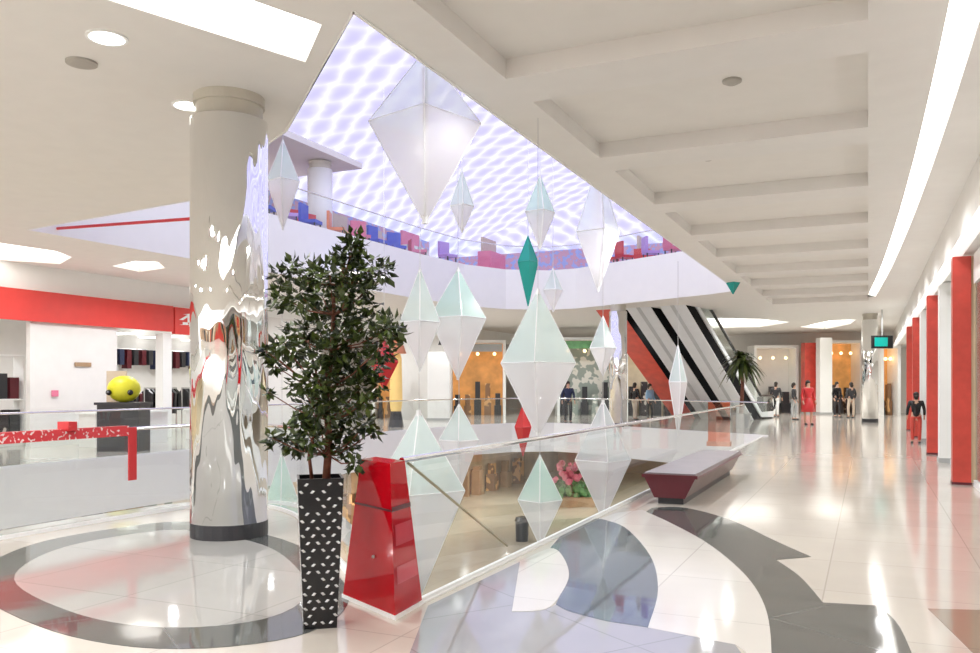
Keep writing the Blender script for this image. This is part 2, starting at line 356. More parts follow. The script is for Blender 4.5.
disc = [(160, 628), (70, 612), (14, 580), (48, 553), (110, 538), (185, 530), (262, 545), (300, 572), (306, 597), (262, 620)]
dst = smoothed([pst(*p) for p in disc], True)
n = len(dst); cxx = sum(p[0] for p in dst) / n; cyy = sum(p[1] for p in dst) / n
ring = [(cxx + (p[0] - cxx) * 1.26, cyy + (p[1] - cyy) * 1.26) for p in dst]
ring = [p for p in ring]
struct(MB().slab([ring, dst], .0005, .004), 'trim_9', 'floor_dark')
struct(MB().slab([dst], .0005, .005), 'trim_10', 'floor_disc')
struct(MB().strip(offs(left_curve, -.35)[4:], -.14, .14, .0005, .006), 'trim_11', 'floor_light')
inlay([(-20, 560), (0, 548), (0, 640), (-60, 640)], 'trim_12', 'floor_tan', z=.003)

# walls
TR = 1.35
def wbox(*a): return MB().box(*a)
struct(wbox(TR, -12, 3.72, TR + .3, 62, CZ), 'wall_right', 'ceiling')                 # bulkhead over the right shopfronts
struct(MB().strip([(TR, -12), (TR, 62)], -.02, .10, 3.66, 3.80), 'trim_13', 'cornice')    # white cornice, weak emission in its material
struct(wbox(5, -12, 0, 5.2, 62, 3.72), 'wall_right.001', 'wall')
struct(wbox(TR + .3, -12, 3.72, 5, 62, 3.9), 'ceiling.002', 'white')
struct(wbox(-34, 53, 0, 9, 53.3, CZ), 'wall_back', 'wall')
struct(wbox(-34, 58, UZ, 9, 58.3, UZ + 2), 'wall_back.001', 'white')
struct(wbox(-26, -3, 0, -25.7, 62, CZ), 'wall_left', 'wall')
struct(wbox(-34, 58, LZ, 9, 58.3, -1.1), 'wall_back.002', 'tan')
struct(wbox(-21, -3, LZ, -20.7, 58, -1.1), 'wall_left.001', 'tan')
struct(wbox(4, -3, LZ, 4.3, 58, -1.1), 'wall_right.002', 'tan')
struct(wbox(-34, -12.3, 0, 5, -12, 3.3), 'wall_front', 'brown')  # unseen low wall behind the camera, added to darken the chrome column's reflections
for k in range(7):
    struct(wbox(-22 + 4 * k, -12, 0, -19.6 + 4 * k, -11.9, 2.9), 'door_%d' % (k + 1), ['dark', 'warm_wall', 'post_red'][k % 3])  # plain coloured panels added for the chrome column to reflect
# far left shop bulkhead above the signs
struct(wbox(-19.7, 4, 4.02, -19.4, 53, CZ), 'wall_left.002', 'white')
struct(wbox(-25.7, 4, 4.02, -19.7, 53, 4.1), 'ceiling.003', 'white')

# skylight vault over everything
def vault():
    m = MB(); s0, s1, ns, na = 2, 60, 14, 24; tc_, hw, rise, zb = -13.0, 22.0, 9.0, UZ + .3
    uvs = []
    for i in range(ns + 1):
        s = s0 + (s1 - s0) * i / ns; arc = 0; prev = None
        for j in range(na + 1):
            a = math.pi * j / na; t = tc_ - hw * math.cos(a); z = zb + rise * math.sin(a)
            if prev: arc += math.dist(prev, (t, z))
            prev = (t, z); m.v.append((t, s, z)); uvs.append((s, arc))
    for i in range(ns):
        for j in range(na): a = i * (na + 1) + j; m.f.append((a, a + 1, a + na + 2, a + na + 1))
    o0 = len(m.v)
    for j in range(na + 1):
        a = math.pi * j / na; t = tc_ - hw * math.cos(a); z = zb + rise * math.sin(a)
        m.v += [(t, s1, zb), (t, s1, z)]; uvs += [(t, 0), (t, z)]
    for j in range(na): a = o0 + 2 * j; m.f.append((a, a + 2, a + 3, a + 1))
    me = bpy.data.meshes.new('window_1'); me.from_pydata(m.v, [], m.f); uvl = me.uv_layers.new(name='UVMap')
    for l in me.loops: uvl.data[l.index].uv = uvs[l.vertex_index]
    me.materials.append(M['skylight']); o = bpy.data.objects.new('window_1', me); C.objects.link(o); o.rotation_euler.z = A0; o['kind'] = 'structure'
vault()

# ------------------------------------------------------------------ balustrades
def balustrade(path, z, label, h=1.07, posts=True, rail='steel', kerb=True, rr=.022):
    t = thing('glass_balustrade', label, 'railing', (0, 0, 0), A0)
    L = [0]
    for a, b in zip(path, path[1:]): L.append(L[-1] + math.dist(a, b))
    sub(t, 'glass_pane', MB().ring(path, z + .035, z + h - .03), 'glass')
    sub(t, 'handrail', MB().tube([(x, y, z + h) for x, y in path], rr, 8), rail)
    if kerb: sub(t, 'base_channel', MB().strip(path, -.018, .018, z, z + .04), 'white')
    return t
b1 = balustrade([(-2.99, 5.12), (-2.99, 23)], 0, 'long straight glass balustrade with steel handrail beside the bench')
tag(b1, b1['label'], 'railing')
c2 = offs(left_curve, .03)
b2 = balustrade(c2[4:], 0, 'curved glass balustrade behind the chrome column and potted tree')
far_path = offs([(-15, -3), (-15, 12), (-14.6, 26), (-14.2, 29.5), (-13.3, 31.6), (-11.8, 32.6), (-10.4, 32.2), (-4.6, 28.3), (-2.9, 27.2)], .12)
balustrade(far_path, 0, 'glass balustrade along the far side of the floor opening', h=1.05)
up = offs([(-15.1, 11.3), (-14.5, 26), (-14.2, 29), (-13.3, 31), (-11.8, 32), (-10.6, 31.9), (-4.9, 28.8), (-4.1, 28.2)], .1)
balustrade(up, UZ, 'upper floor glass balustrade above the white fascia', h=1.05, kerb=False)
# red printed tape wrapped on the near left handrail, and the sash hanging from it
tp = [p for p in c2 if p[0] < -8.06 and p[1] < 7.6]
tape = thing('printed_tape', 'red printed tape wrapped along the handrail at far left', 'tape', (0, 0, 0), A0)
sub(tape, 'band', MB().strip(tp, -.045, .045, .99, 1.11), 'tape')
sub(tape, 'bow', MB().box(-8.26, 6.55, 1.09, -8.08, 6.66, 1.19), 'red')
v = ST(PF(120, 520)); sx, sy = tp[0]
sash = MB(); 
sash.strip([(sx - .01, sy + .0), (sx - .01, sy + .12)], -.05, -.035, .45, 1.09)
sub(tape, 'hanging_sash', sash, 'red')
tag(MB().tube([P(50, 229, 17.2), P(215, 217, 14.6)], .03, 8).build('ceiling_tube', 'red'), 'thin red tube crossing the ceiling opening left of the chrome column', 'tube')
# red glass pylon at the balustrade corner
def pylon():
    t = thing('red_pylon', 'tapered red glass pylon on white kerb at the balustrade corner', 'pylon', PF(395, 618))
    o = t.location
    def q(x, y, z): v = PF(x, y, z); return v - o
    b = [q(343, 598, .0), q(395, 620, .0), q(422, 604, .0)]
    tz = 1.09
    tp1 = q(390, 463.5, tz); tp_ = [tp1 + (b[0] - b[1]) * .52, tp1, tp1 + (b[2] - b[1]) * .5]
    back_b = b[0] + (b[2] - b[1]); back_t = tp_[0] + (tp_[2] - tp_[1])
    b.append(back_b); tp_.append(back_t)
    m = MB(); lift = Vector((0, 0, .03)); m.add([p + lift for p in b] + tp_, [(3, 2, 1, 0), (4, 5, 6, 7), (0, 1, 5, 4), (1, 2, 6, 5), (2, 3, 7, 6), (3, 0, 4, 7)])
    sub(t, 'body', m, 'red_glass')
    c = sum(b, Vector()) / 4; big = [c + (p - c) * 1.035 for p in b]
    sub(t, 'kerb', MB().add(big + [p + lift for p in big], [(3, 2, 1, 0), (4, 5, 6, 7), (0, 1, 5, 4), (1, 2, 6, 5), (2, 3, 7, 6), (3, 0, 4, 7)]), 'white', label='white kerb')
    L_ = lambda i, j, u: (b[i] + lift).lerp(tp_[i], u).lerp((b[j] + lift).lerp(tp_[j], u), 0)
    def on(u, w_, i=1, j=2, e=.004):
        p = (b[i] + lift).lerp(tp_[i], u); r_ = (b[j] + lift).lerp(tp_[j], u); nn = (b[j] - b[i]).cross(Vector((0, 0, 1))).normalized()
        return p.lerp(r_, w_) + nn * e
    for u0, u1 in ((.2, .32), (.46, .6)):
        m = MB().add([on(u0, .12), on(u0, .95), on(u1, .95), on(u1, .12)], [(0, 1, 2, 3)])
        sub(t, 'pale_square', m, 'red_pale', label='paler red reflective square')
    m = MB()
    m.add([on(.69, -.0), on(.69, 1), on(.72, 1), on(.72, 0)], [(0, 1, 2, 3)]); m.add([on(.69, 0, 0, 1), on(.69, 1, 0, 1), on(.705, 1, 0, 1), on(.705, 0, 0, 1)], [(0, 1, 2, 3)])
    sub(t, 'seam', m, 'maroon')
    k = on(.36, .6, 0, 1, .01); sub(t, 'lock', MB().ball(k, .012, 8), 'silver', label='small silver lock')
pylon()
# thin brass-coloured rod along a slanting line beyond the glass
tag(MB().tube([P(408, 463, 6.2), P(507, 546, 8.9)], .012, 8).build('brace_rod', 'brass'), 'thin brass rod slanting down behind the glass from the pylon', 'rod')

# ------------------------------------------------------------------ chrome column
def column(loc, r, h, label, m='chrome'):
    t = thing('chrome_column', label, 'column', loc)
    cap_h = .26
    sub(t, 'shaft', MB().lathe([(r, .16), (r, h - cap_h)], 48), m, smooth=False)
    for p in t.children[0].data.polygons: p.use_smooth = len(p.vertices) == 4
    sub(t, 'capital', MB().lathe([(r * .86, h - cap_h - .0), (r * .86, h - .1), (r * .92, h - .1), (r * .92, h)], 40), 'cap', label='beige capital')
    sub(t, 'plinth', MB().lathe([(r * 1.0, 0), (r * 1.0, .16), (r * .9, .165)], 48), 'dark', label='dark plinth band')
    return t
CP = Vector((-2.78, 8.94, 0))
column(CP, .40, CZ, 'large mirror polished chrome column beside the potted tree')
column(P(618, 418, 32) * Vector((1, 1, 0)), .34, CZ, 'distant chrome column beside the red escalator')
column(P(870, 424, 36) * Vector((1, 1, 0)), .33, CZ, 'grey metal column beside the hanging teal sign')
upc = column(Vector(P(320, 200, 28.5)) * Vector((1, 1, 0)) + Vector((0, 0, UZ)), .42, 3.0, 'silver column standing on the upper floor', 'white')

# ------------------------------------------------------------------ potted ficus
def ficus():
    o = Vector((-1.137, 5.6, 0)); t = thing('potted_ficus', 'leafy green ficus tree in a tall black studded planter', 'potted plant', o)
    rz = R(14); ct, sn = math.cos(rz), math.sin(rz)
    H, wt, wb = .99, .148, .106
    def wz(z): return wb + (wt - wb) * z / H
    m = MB(); m.add([(x * wz(z) * ct - y * wz(z) * sn, x * wz(z) * sn + y * wz(z) * ct, z) for z in (0, H) for x, y in ((-1, -1), (1, -1), (1, 1), (-1, 1))],
          [(3, 2, 1, 0), (0, 1, 5, 4), (1, 2, 6, 5), (2, 3, 7, 6), (3, 0, 4, 7)])
    m.add([(x * (wz(z) * k) * ct - y * (wz(z) * k) * sn, x * wz(z) * k * sn + y * wz(z) * k * ct, z) for z, k in ((H, 1), (H, .9), (H - .08, .9)) for x, y in ((-1, -1), (1, -1), (1, 1), (-1, 1))],
          [(i, (i + 1) % 4, (i + 1) % 4 + 4, i + 4) for i in range(4)] + [(i + 4, (i + 1) % 4 + 4, (i + 1) % 4 + 8, i + 8) for i in range(4)])
    nf = len(m.f); st = m; r_ = random.Random(3)
    for side in range(4):
        a = side * math.pi / 2
        for row in range(20):
            z = .04 + row * .048
            for c_ in range(4):
                if r_.random() < .1: continue
                u = (-.75 + c_ * .5 + (.12 if row % 2 else -.12)) * wz(z); d = wz(z) + .002
                x, y = u, -d; x, y = x * math.cos(a) - y * math.sin(a), x * math.sin(a) + y * math.cos(a); x, y = x * ct - y * sn, x * sn + y * ct
                tl = (.4 if (row + c_) % 2 else -.4)
                ex = Vector((math.cos(a + rz), math.sin(a + rz), 0))
                c0 = Vector((x, y, z)); h = .011; wd = .016
                nn = Vector((math.sin(a + rz), -math.cos(a + rz), 0)) * .005
                p = [c0 - ex * wd + Vector((0, 0, -wd * tl)), c0 + Vector((0, 0, -h)), c0 + ex * wd + Vector((0, 0, wd * tl)), c0 + Vector((0, 0, h))]
                st.add(p + [c0 + nn], [(0, 1, 4), (1, 2, 4), (2, 3, 4), (3, 0, 4)])
    pot = sub(t, 'planter', m, 'black'); pot.data.materials.append(M['silver'])
    for i, p in enumerate(pot.data.polygons): p.material_index = 1 if i >= nf else 0
    sub(t, 'soil', MB().box(-.12, -.12, H - .1, .12, .12, H - .05, Matrix.Rotation(rz, 4, 'Z')), 'soil')
    def q(x, y, d=0): return P(x, y, 5.6 + d) - o
    r_ = random.Random(11)
    sub(t, 'trunk', MB().tube([q(326, 482), q(329, 440, .02), q(326, 400, -.02), q(332, 350, .02), q(334, 300), q(345, 262)], .028, 8, .008), 'bark', smooth=True)
    sub(t, 'trunk', MB().tube([q(312, 480, -.03), q(309, 455, -.05), q(316, 425, -.05), q(318, 380, -.03), q(308, 340, 0)], .013, 8, .006), 'bark', smooth=True)
    cl = [(354, 240, 8), (352, 252, 12), (345, 265, 16), (330, 275, 15), (372, 268, 12), (385, 272, 7), (310, 272, 12), (292, 270, 9), (280, 274, 6), (283, 298, 12), (300, 296, 14), (322, 296, 18), (350, 292, 16), (366, 290, 10),
          (345, 318, 20), (372, 318, 15), (390, 328, 11), (398, 334, 6), (318, 328, 18), (296, 334, 12), (283, 344, 10), (272, 354, 7), (265, 350, 4), (300, 352, 14), (325, 352, 20), (352, 345, 22), (380, 348, 13), (370, 366, 14),
          (275, 366, 5), (345, 375, 20), (318, 378, 14), (300, 385, 9), (360, 388, 12), (330, 398, 16), (306, 404, 10), (350, 408, 14), (318, 415, 13), (300, 422, 9), (342, 428, 14), (366, 425, 8), (310, 438, 10), (286, 438, 8), (272, 438, 5),
          (325, 445, 12), (348, 447, 9), (297, 446, 8), (355, 463, 5), (378, 385, 5), (365, 402, 6), (374, 430, 4), (268, 392, 3)]
    br = MB(); lf = MB()
    spine = [q(x, y) for x, y in ((328, 455), (327, 420), (327, 390), (331, 350), (334, 315), (340, 285))]
    for (x, y, r) in cl:
        d = r_.uniform(-.28, .28) if r > 8 else r_.uniform(-.15, .15); c = q(x, y, d); R_ = r / F * 5.6
        a = min(spine, key=lambda p: (p - c).length + (.4 if p.z > c.z - .05 else 0)); mid = a.lerp(c, .5) + Vector((0, 0, -.03))
        br.tube([a, mid, c], .007, 5, .003)
        for k in range(int(16 + 120 * (R_ / .13) ** 1.7)):
            u = Vector((r_.gauss(0, 1), r_.gauss(0, 1), r_.gauss(0, 1))).normalized() * R_ * (r_.random() ** .45) * 1.15
            p = c + u; dr = (u.normalized() * .6 + Vector((r_.gauss(0, .6), r_.gauss(0, .6), r_.gauss(-.25, .5)))).normalized()
            l = r_.uniform(.055, .09); sd = dr.cross(Vector((r_.gauss(0, .4), r_.gauss(0, .4), 1))).normalized() * l * .28; nn = dr.cross(sd).normalized() * l * .06
            lf.add([p, p + dr * l * .45 + sd + nn, p + dr * l - nn * 2, p + dr * l * .45 - sd + nn, p + dr * l * .5], [(0, 1, 4), (1, 2, 4), (0, 4, 3), (4, 2, 3)])
    sub(t, 'branches', br, 'bark'); sub(t, 'foliage', lf, 'leaf')
ficus()

# ------------------------------------------------------------------ hanging diamonds
def diamond(x, yt, ym, yb, hw, Y, label, m='film', rot=None, cord_to=None, flat=1, edges=True):
    c = P(x, ym, Y); k = Y / F; t = thing('hanging_diamond', label, 'hanging ornament', c)
    up_, dn, r = (ym - yt) * k, (yb - ym) * k, hw * k; rot = rnd.uniform(-.16, .2)
    ring_ = [Vector((r * math.cos(rot + i * math.pi / 2), r * flat * math.sin(rot + i * math.pi / 2), 0)) for i in range(4)]
    f = max(abs(p.x) for p in ring_); ring_ = [p * r / f for p in ring_]
    T, B = Vector((0, 0, up_)), Vector((0, 0, -dn))
    mb = MB()
    for i in range(4):
        a, b = ring_[i], ring_[(i + 1) % 4]
        for tip in (T, B): mb.add([a, b, tip], [(0, 1, 2)])
    body = MB.__new__(MB); body.v = mb.v; body.f = mb.f
    me = bpy.data.meshes.new('film_panels'); me.from_pydata(mb.v, [], mb.f); me.materials.append(M[m]); me.materials.append(M['film_white' if m.startswith('film') else m])
    for i, p in enumerate(me.polygons): p.material_index = i % 2
    o = bpy.data.objects.new('film_panels', me); C.objects.link(o); o.parent = t
    if edges:
        e = MB(); er = max(.006, .0006 * Y)
        for i in range(4):
            e.tube([ring_[i], ring_[(i + 1) % 4]], er, 4, cap=False)
            for tip in (T, B): e.tube([ring_[i], tip], er, 4, cap=False)
        sub(t, 'edge_frame', e, 'sleek_white' if m != 'teal' and m != 'red' else m)
    zt = (cord_to if cord_to is not None else 11) - c.z
    sub(t, 'centre_rod', MB().tube([T, B], max(.01, .06 * r), 6), 'sleek_white' if m not in ('teal', 'red') else m)
    if zt > up_: sub(t, 'cord', MB().tube([T, (0, 0, zt)], max(.004, .0004 * Y), 5), 'silver')
    return t
D = diamond
D(425, 50, 122, 224, 56, 9.2, 'largest translucent white diamond hanging near the top of the opening', 'film_clear', .9)
D(283, 140, 181, 230, 16, 12, 'slim white diamond hanging beside the top of the chrome column', rot=.4)
D(462, 170, 206, 233, 12, 13, 'small white diamond just right of the largest diamond', rot=.5)
D(540, 175, 212, 250, 15, 13.5, 'pale slim diamond above the teal diamond', 'film_mint', .5)
D(528, 236, 262, 306, 10, 15, 'dark teal diamond above the big white middle diamond', 'teal', .5)
D(598, 160, 232, 292, 22, 15, 'tall pale diamond right of the teal diamond', 'film_clear', .6)
D(538, 289, 363, 438, 37, 9.6, 'big white diamond at mid height above the handrail', rot=.95, cord_to=6.4)
D(603, 316, 348, 376, 13, 14.5, 'small white diamond in front of the distant chrome column', rot=.5, cord_to=5)
D(553, 268, 290, 312, 10, 18, 'tiny white diamond beside the teal diamond', rot=.5)
D(420, 268, 322, 372, 20, 10, 'white diamond just right of the tree crown', rot=.6)
D(458, 268, 318, 380, 28, 12.5, 'white diamond with mint top left of the big middle diamond', 'film_mint', .8)
D(419, 410, 490, 600, 46, 8.6, 'large white diamond hanging low behind the red pylon', 'film', .9, cord_to=2.2)
D(459, 404, 440, 492, 20, 10.5, 'pale diamond low behind the glass right of the pylon', rot=.7, cord_to=2)
D(540, 455, 500, 546, 22, 9.8, 'lowest diamond behind the glass below the big middle diamond', 'film_mint', .8, cord_to=1)
D(603, 400, 460, 520, 28, 13.6, 'mint diamond behind the glass left of the bench', 'film_clear', .8, cord_to=2)
D(678, 345, 382, 436, 9, 23, 'narrow white diamond in front of the escalators', rot=.5, cord_to=5)
D(733, 258, 278, 294, 9, 25, 'teal diamond at the right tip of the ceiling opening', 'teal', .5)
D(523, 405, 427, 456, 8, 13, 'small red diamond below the big middle diamond', 'red', .5, cord_to=1.2)
D(384, 340, 362, 390, 14, 18, 'red diamond half hidden behind the tree crown', 'red', .5, cord_to=8)
D(282, 452, 515, 562, 20, 12.2, 'pale diamond hanging low between the chrome column and the planter', 'film_mint', .7, cord_to=3)
D(430, 70, 84, 96, 8, 20, 'small faint diamond high behind the largest diamond', 'film_clear', .5)

# ------------------------------------------------------------------ bench
def bench():
    a = pst(668, 506); t = thing('bench', 'long maroon bench with grey top beside the glass balustrade', 'bench', W(-2.42, 11.2), A0)
    L, h = 4.3, .42
    def prof(w0, w1, z0, z1, y0, y1): return MB().add([(-w0, y0, z0), (w0, y0, z0), (w0, y1, z0), (-w0, y1, z0), (-w1, y0, z1), (w1, y0, z1), (w1, y1, z1), (-w1, y1, z1)], [(3, 2, 1, 0), (4, 5, 6, 7), (0, 1, 5, 4), (1, 2, 6, 5), (2, 3, 7, 6), (3, 0, 4, 7)])
    sub(t, 'side_panels', prof(.2, .35, .09, h - .04, .02, L), 'bench_side')
    sub(t, 'end_panel', prof(.205, .355, .088, h - .035, 0, .03), 'maroon', label='dark maroon end panel')
    sub(t, 'plinth', prof(.17, .17, 0, .09, .08, L - .08), 'dark')
    sub(t, 'seat', prof(.36, .34, h - .04, h, 0, L), 'bench_top', label='grey seat top')
    sub(t, 'seat_edge', MB().box(.345, -.01, h - .065, .372, L, h - .035).box(-.372, -.01, h - .065, -.345, L, h - .035).box(-.372, -.015, h - .065, .372, .0, h - .02), 'maroon')
bench()

# ------------------------------------------------------------------ escalators
def escalator(px, py, name_label, soffit, rise_to=5.35):
    L = rise_to / .577; h0 = 0
    t = thing('escalator', name_label, 'escalator', PF(px, py), R(144))
    wd = .5
    def prism(prof, x0, x1, m=None):
        m = m or MB(); n = len(prof); m.add([(x0, y, z) for y, z in prof] + [(x1, y, z) for y, z in prof], [tuple(range(n)), tuple(reversed(range(n, 2 * n)))] + [(i, (i + 1) % n, (i + 1) % n + n, i + n) for i in range(n)]); return m
    k = .577
    body = [(-1.7, 0), (-1.7, .22), (0, .22), (L, k * L + .22), (L, k * L - .42), (1.0, .0)]
    sub(t, 'truss', prism(body, -wd, wd), 'matt_black')
    sub(t, 'soffit', prism([(1.05, .02), (L, k * L - .42), (L, k * L - .46), (1.1, -.0)], -wd - .02, wd + .02), soffit)
    if soffit != 'red_soffit': sub(t, 'soffit_seam', prism([(1.1, -.01), (L, k * L - .46), (L, k * L - .48), (1.1, -.03)], -.08, .08), 'escalator_grey')
    L3 = (CZ - .75) / k
    for sd in (-1, 1):
        x0, x1 = sorted((sd * wd, sd * (wd + .06)))
        sub(t, 'skirt', prism([(-1.75, .05), (-1.75, .34), (0, .34), (L, k * L + .34), (L, k * L + .12), (0, .1)], x0, x1), 'escalator_white')
        sub(t, 'glass_side', prism([(-1.7, .3), (-1.75, 1.0), (0, 1.05), (L3, k * L3 + 1.05), (L3 + .9, k * (L3 + .9) + .3), (0, .3)], sd * .5 - .005, sd * .5 + .005), 'glass')
        hr = [(sd * .5, -1.6, .35), (sd * .5, -2.05, .5), (sd * .5, -2.15, .75), (sd * .5, -2.0, 1.0), (sd * .5, -1.7, 1.08), (sd * .5, 0, 1.1), (sd * .5, L3, k * L3 + 1.1)]
        sub(t, 'handrail', MB().tube(hr, .06, 8), 'black' if sd < 0 else 'escalator_white')
    st = MB()
    for i in range(int(L / .4)):
        y = i * .4; st.box(-.46, y, k * y + .05, .46, y + .4, k * y + .3)
    sub(t, 'steps', st, 'dark')
    return t
escalator(750, 419, 'right hand escalator with white soffit and dark side', 'escalator_white')
e0 = PF(750, 419); d_ = Vector((.8, -.6, 0)) * -1.45
def esc_at(v): y = F * EYE / v.y + HZ; return (CX + F * v.x / v.y, y)
escalator(*esc_at(e0 + d_), 'middle escalator with white soffit between its two neighbours', 'escalator_white')
escalator(*esc_at(e0 + d_ * 1.95), 'left hand escalator with orange red soffit beside the distant column', 'red_soffit')

# ------------------------------------------------------------------ right corridor
post_px = [(960, 484, 'nearest'), (926, 454, 'second nearest'), (905, 437, 'third'), (894, 430, 'farthest')]
post_txt = ['red square post of the right shopfronts, nearest and widest', 'red square post of the right shopfronts, second from the camera', 'red square post between the second post and the far group', 'red square post of the right shopfronts, farthest from the camera']
for (x, y, _), l in zip(post_px, post_txt):
    t_, s_ = pst(x, y); t = thing('shopfront_post', l, 'post', W(TR + .02, s_), A0, 'red posts along the right shopfronts')
    sub(t, 'shaft', MB().box(-.13, -.13, .04, .13, .13, 3.66), 'post_red'); sub(t, 'foot', MB().box(-.14, -.14, 0, .14, .14, .04), 'maroon')
    sub(t, 'side_channel', MB().box(.13, -.1, .04, .2, .1, 3.66), 'tan')
for s_, l in ((8.7, 'red square post at the right wall nearer than the picture edge'), (2.0, 'red square post at the right wall level with the camera'), (-4.7, 'red square post at the right wall behind the camera')):
    t = thing('shopfront_post', l, 'post', W(TR + .02, s_), A0, 'red posts along the right shopfronts')
    sub(t, 'shaft', MB().box(-.13, -.13, .04, .13, .13, 3.66), 'post_red'); sub(t, 'foot', MB().box(-.14, -.14, 0, .14, .14, .04), 'maroon')
    sub(t, 'side_channel', MB().box(.13, -.1, .04, .2, .1, 3.66), 'tan')
for s_, l in ((19.7, 'pale square shop pillar between the two nearest red posts'), (26.6, 'pale square shop pillar behind the second red post')):
    t = thing('shop_pillar', l, 'pillar', W(TR + .15, s_), A0)
    sub(t, 'shaft', MB().box(-.16, -.22, .1, .16, .22, 3.7), 'white'); sub(t, 'foot', MB().box(-.18, -.24, 0, .18, .24, .1), 'grey')
for i, (s0, s1, l) in enumerate(((3.3, 8.5, 'shop window beyond the right picture edge'), (8.9, 15.2, 'shop window nearest the camera at the right edge'), (15.7, 19.3, 'shop window between nearest red post and pale pillar'), (20.1, 21.5, 'narrow shop window beside the second red post'), (22.2, 28.4, 'shop window beyond the second red post'))):
    t = thing('shop_window', l, 'shop window', W(TR + .2, s0), A0)
    sub(t, 'glass_pane', MB().box(-.006, 0, .1, .006, s1 - s0, 3.2), 'shop_glass')
    sub(t, 'frame', MB().box(-.03, 0, 0, .03, s1 - s0, .1).box(-.03, 0, 3.2, .03, s1 - s0, 3.66), 'white')
for s_, m_, l in ((-6, 'goods_warm', 'brown display wall in the shop behind the camera'), (-1.5, 'dark', 'dark display wall in the shop beside the camera'), (5.2, 'goods_warm', 'brown display wall in the shop nearest the camera')):
    tag(MB().box(-.4, -1.6, 0, 0, 1.6, 3.0).build('display_wall', m_, loc=W(3.0, s_), rz=A0), l, 'display')
for k, s_ in enumerate((9.5, 13.5, 17.5, 23.5)):
    t = thing('display_rack', ('white display rack of dark goods inside the shop nearest the camera at right', 'white display rack of dark goods behind the nearest red post', 'white display rack of dark goods between nearest red post and pale pillar', 'white display rack of dark goods in the farther right shop')[k], 'rack', W(3.6, s_), A0)
    sub(t, 'frame', MB().box(-.3, -.8, 0, .3, .8, .1).box(-.3, -.8, 1.9, .3, .8, 1.95).box(-.3, -.83, 0, .3, -.8, 1.95).box(-.3, .8, 0, .3, .83, 1.95).box(-.3, -.8, 1, .3, .8, 1.03), 'white')
    sub(t, 'goods', MB().box(-.25, -.75, 1.06, .25, .75, 1.6).box(-.25, -.7, .12, .25, .7, .7), 'goods_mix')
t = thing('hanging_sign', 'teal and black sign hanging beside the grey metal column', 'sign', P(882, 342, 34))
sub(t, 'board', MB().box(-.42, -.06, -.26, .42, .06, .26), 'black'); sub(t, 'screen', MB().box(-.33, -.07, -.18, .2, -.06, .18), 'teal')
sub(t, 'bracket', MB().box(-.02, -.02, .26, .02, .02, CZ - P(882, 342, 34).z), 'grey')

# far end shops on the back wall
def front(x0, x1, y0, y1, Y, name, label, m, cat, depth=.4, frame=None):
    """a shop bay standing at depth Y, seen between pixel columns x0..x1 and heights y0..y1"""
    a, b = P(x0, y1, Y), P(x1, y0, Y); t = thing(name, label, cat, (0, 0, 0))
    t.location = (a.x, Y, max(a.z, 0)); w_, h_ = b.x - a.x, b.z - max(a.z, 0)
    return t, w_, h_
def bay(x0, x1, ytop, Y, label, glow, goods, sign=None, base=0, z0=0, cnt=5):
    a, b = P(x0, ytop, Y), P(x1, ytop, Y); w_ = b.x - a.x; H_ = b.z - z0
    t = thing('shop_bay', label, 'shop', (a.x, Y, z0))
    sub(t, 'back_panel', MB().box(0, 1.2, 0, w_, 1.3, H_), glow)
    sub(t, 'surround', MB().box(-.15, 0, 0, 0, 1.3, H_).box(w_, 0, 0, w_ + .15, 1.3, H_).box(-.15, 0, H_, w_ + .15, 1.3, H_ + .15), 'white')
    if sign: sub(t, 'sign_board', MB().box(.05, -.06, H_ - .45, w_ - .05, 0, H_ - .05), sign)
    for i in range(cnt):
        x = w_ * (i + .5) / cnt; hh = .9 + .9 * rnd.random(); ww = w_ / cnt * .35
        sub(t, 'display', MB().box(x - ww, .5, .0, x + ww, .9, hh * .45).box(x - ww * .7, .55, hh * .45, x + ww * .7, .85, hh), goods if i % 2 else 'dark')
    lm = MB()
    for i in range(3): lm.ball((w_ * (i + .5) / 3, .6, H_ - .55), .09, 8)
    sub(t, 'lamps', lm, 'warm_lamp', label='small warm lamps')
    return t
bay(831, 860, 343, 47, 'amber lit shop at the end of the right corridor', 'amber', 'goods_dark')
bay(884, 898, 348, 44, 'narrow amber lit shop right of the grey metal column', 'amber', 'goods_warm', cnt=2)
bay(452, 503, 343, 44, 'amber lit shop with dark sign left of the big middle diamond', 'amber', 'goods_warm', 'grey')
bay(560, 612, 340, 44, 'pale shop with olive shelves left of the distant chrome column', 'goods_mix', 'goods_mix', 'green')
bay(628, 690, 345, 43, 'shop with dark goods under the escalators', 'warm_wall', 'goods_dark')
bay(375, 412, 348, 40, 'warm lit shop behind the tree crown', 'amber', 'goods_warm')
bay(757, 796, 348, 48, 'pale grey shop behind the foot of the escalators', 'wall', 'goods_dark', cnt=3)
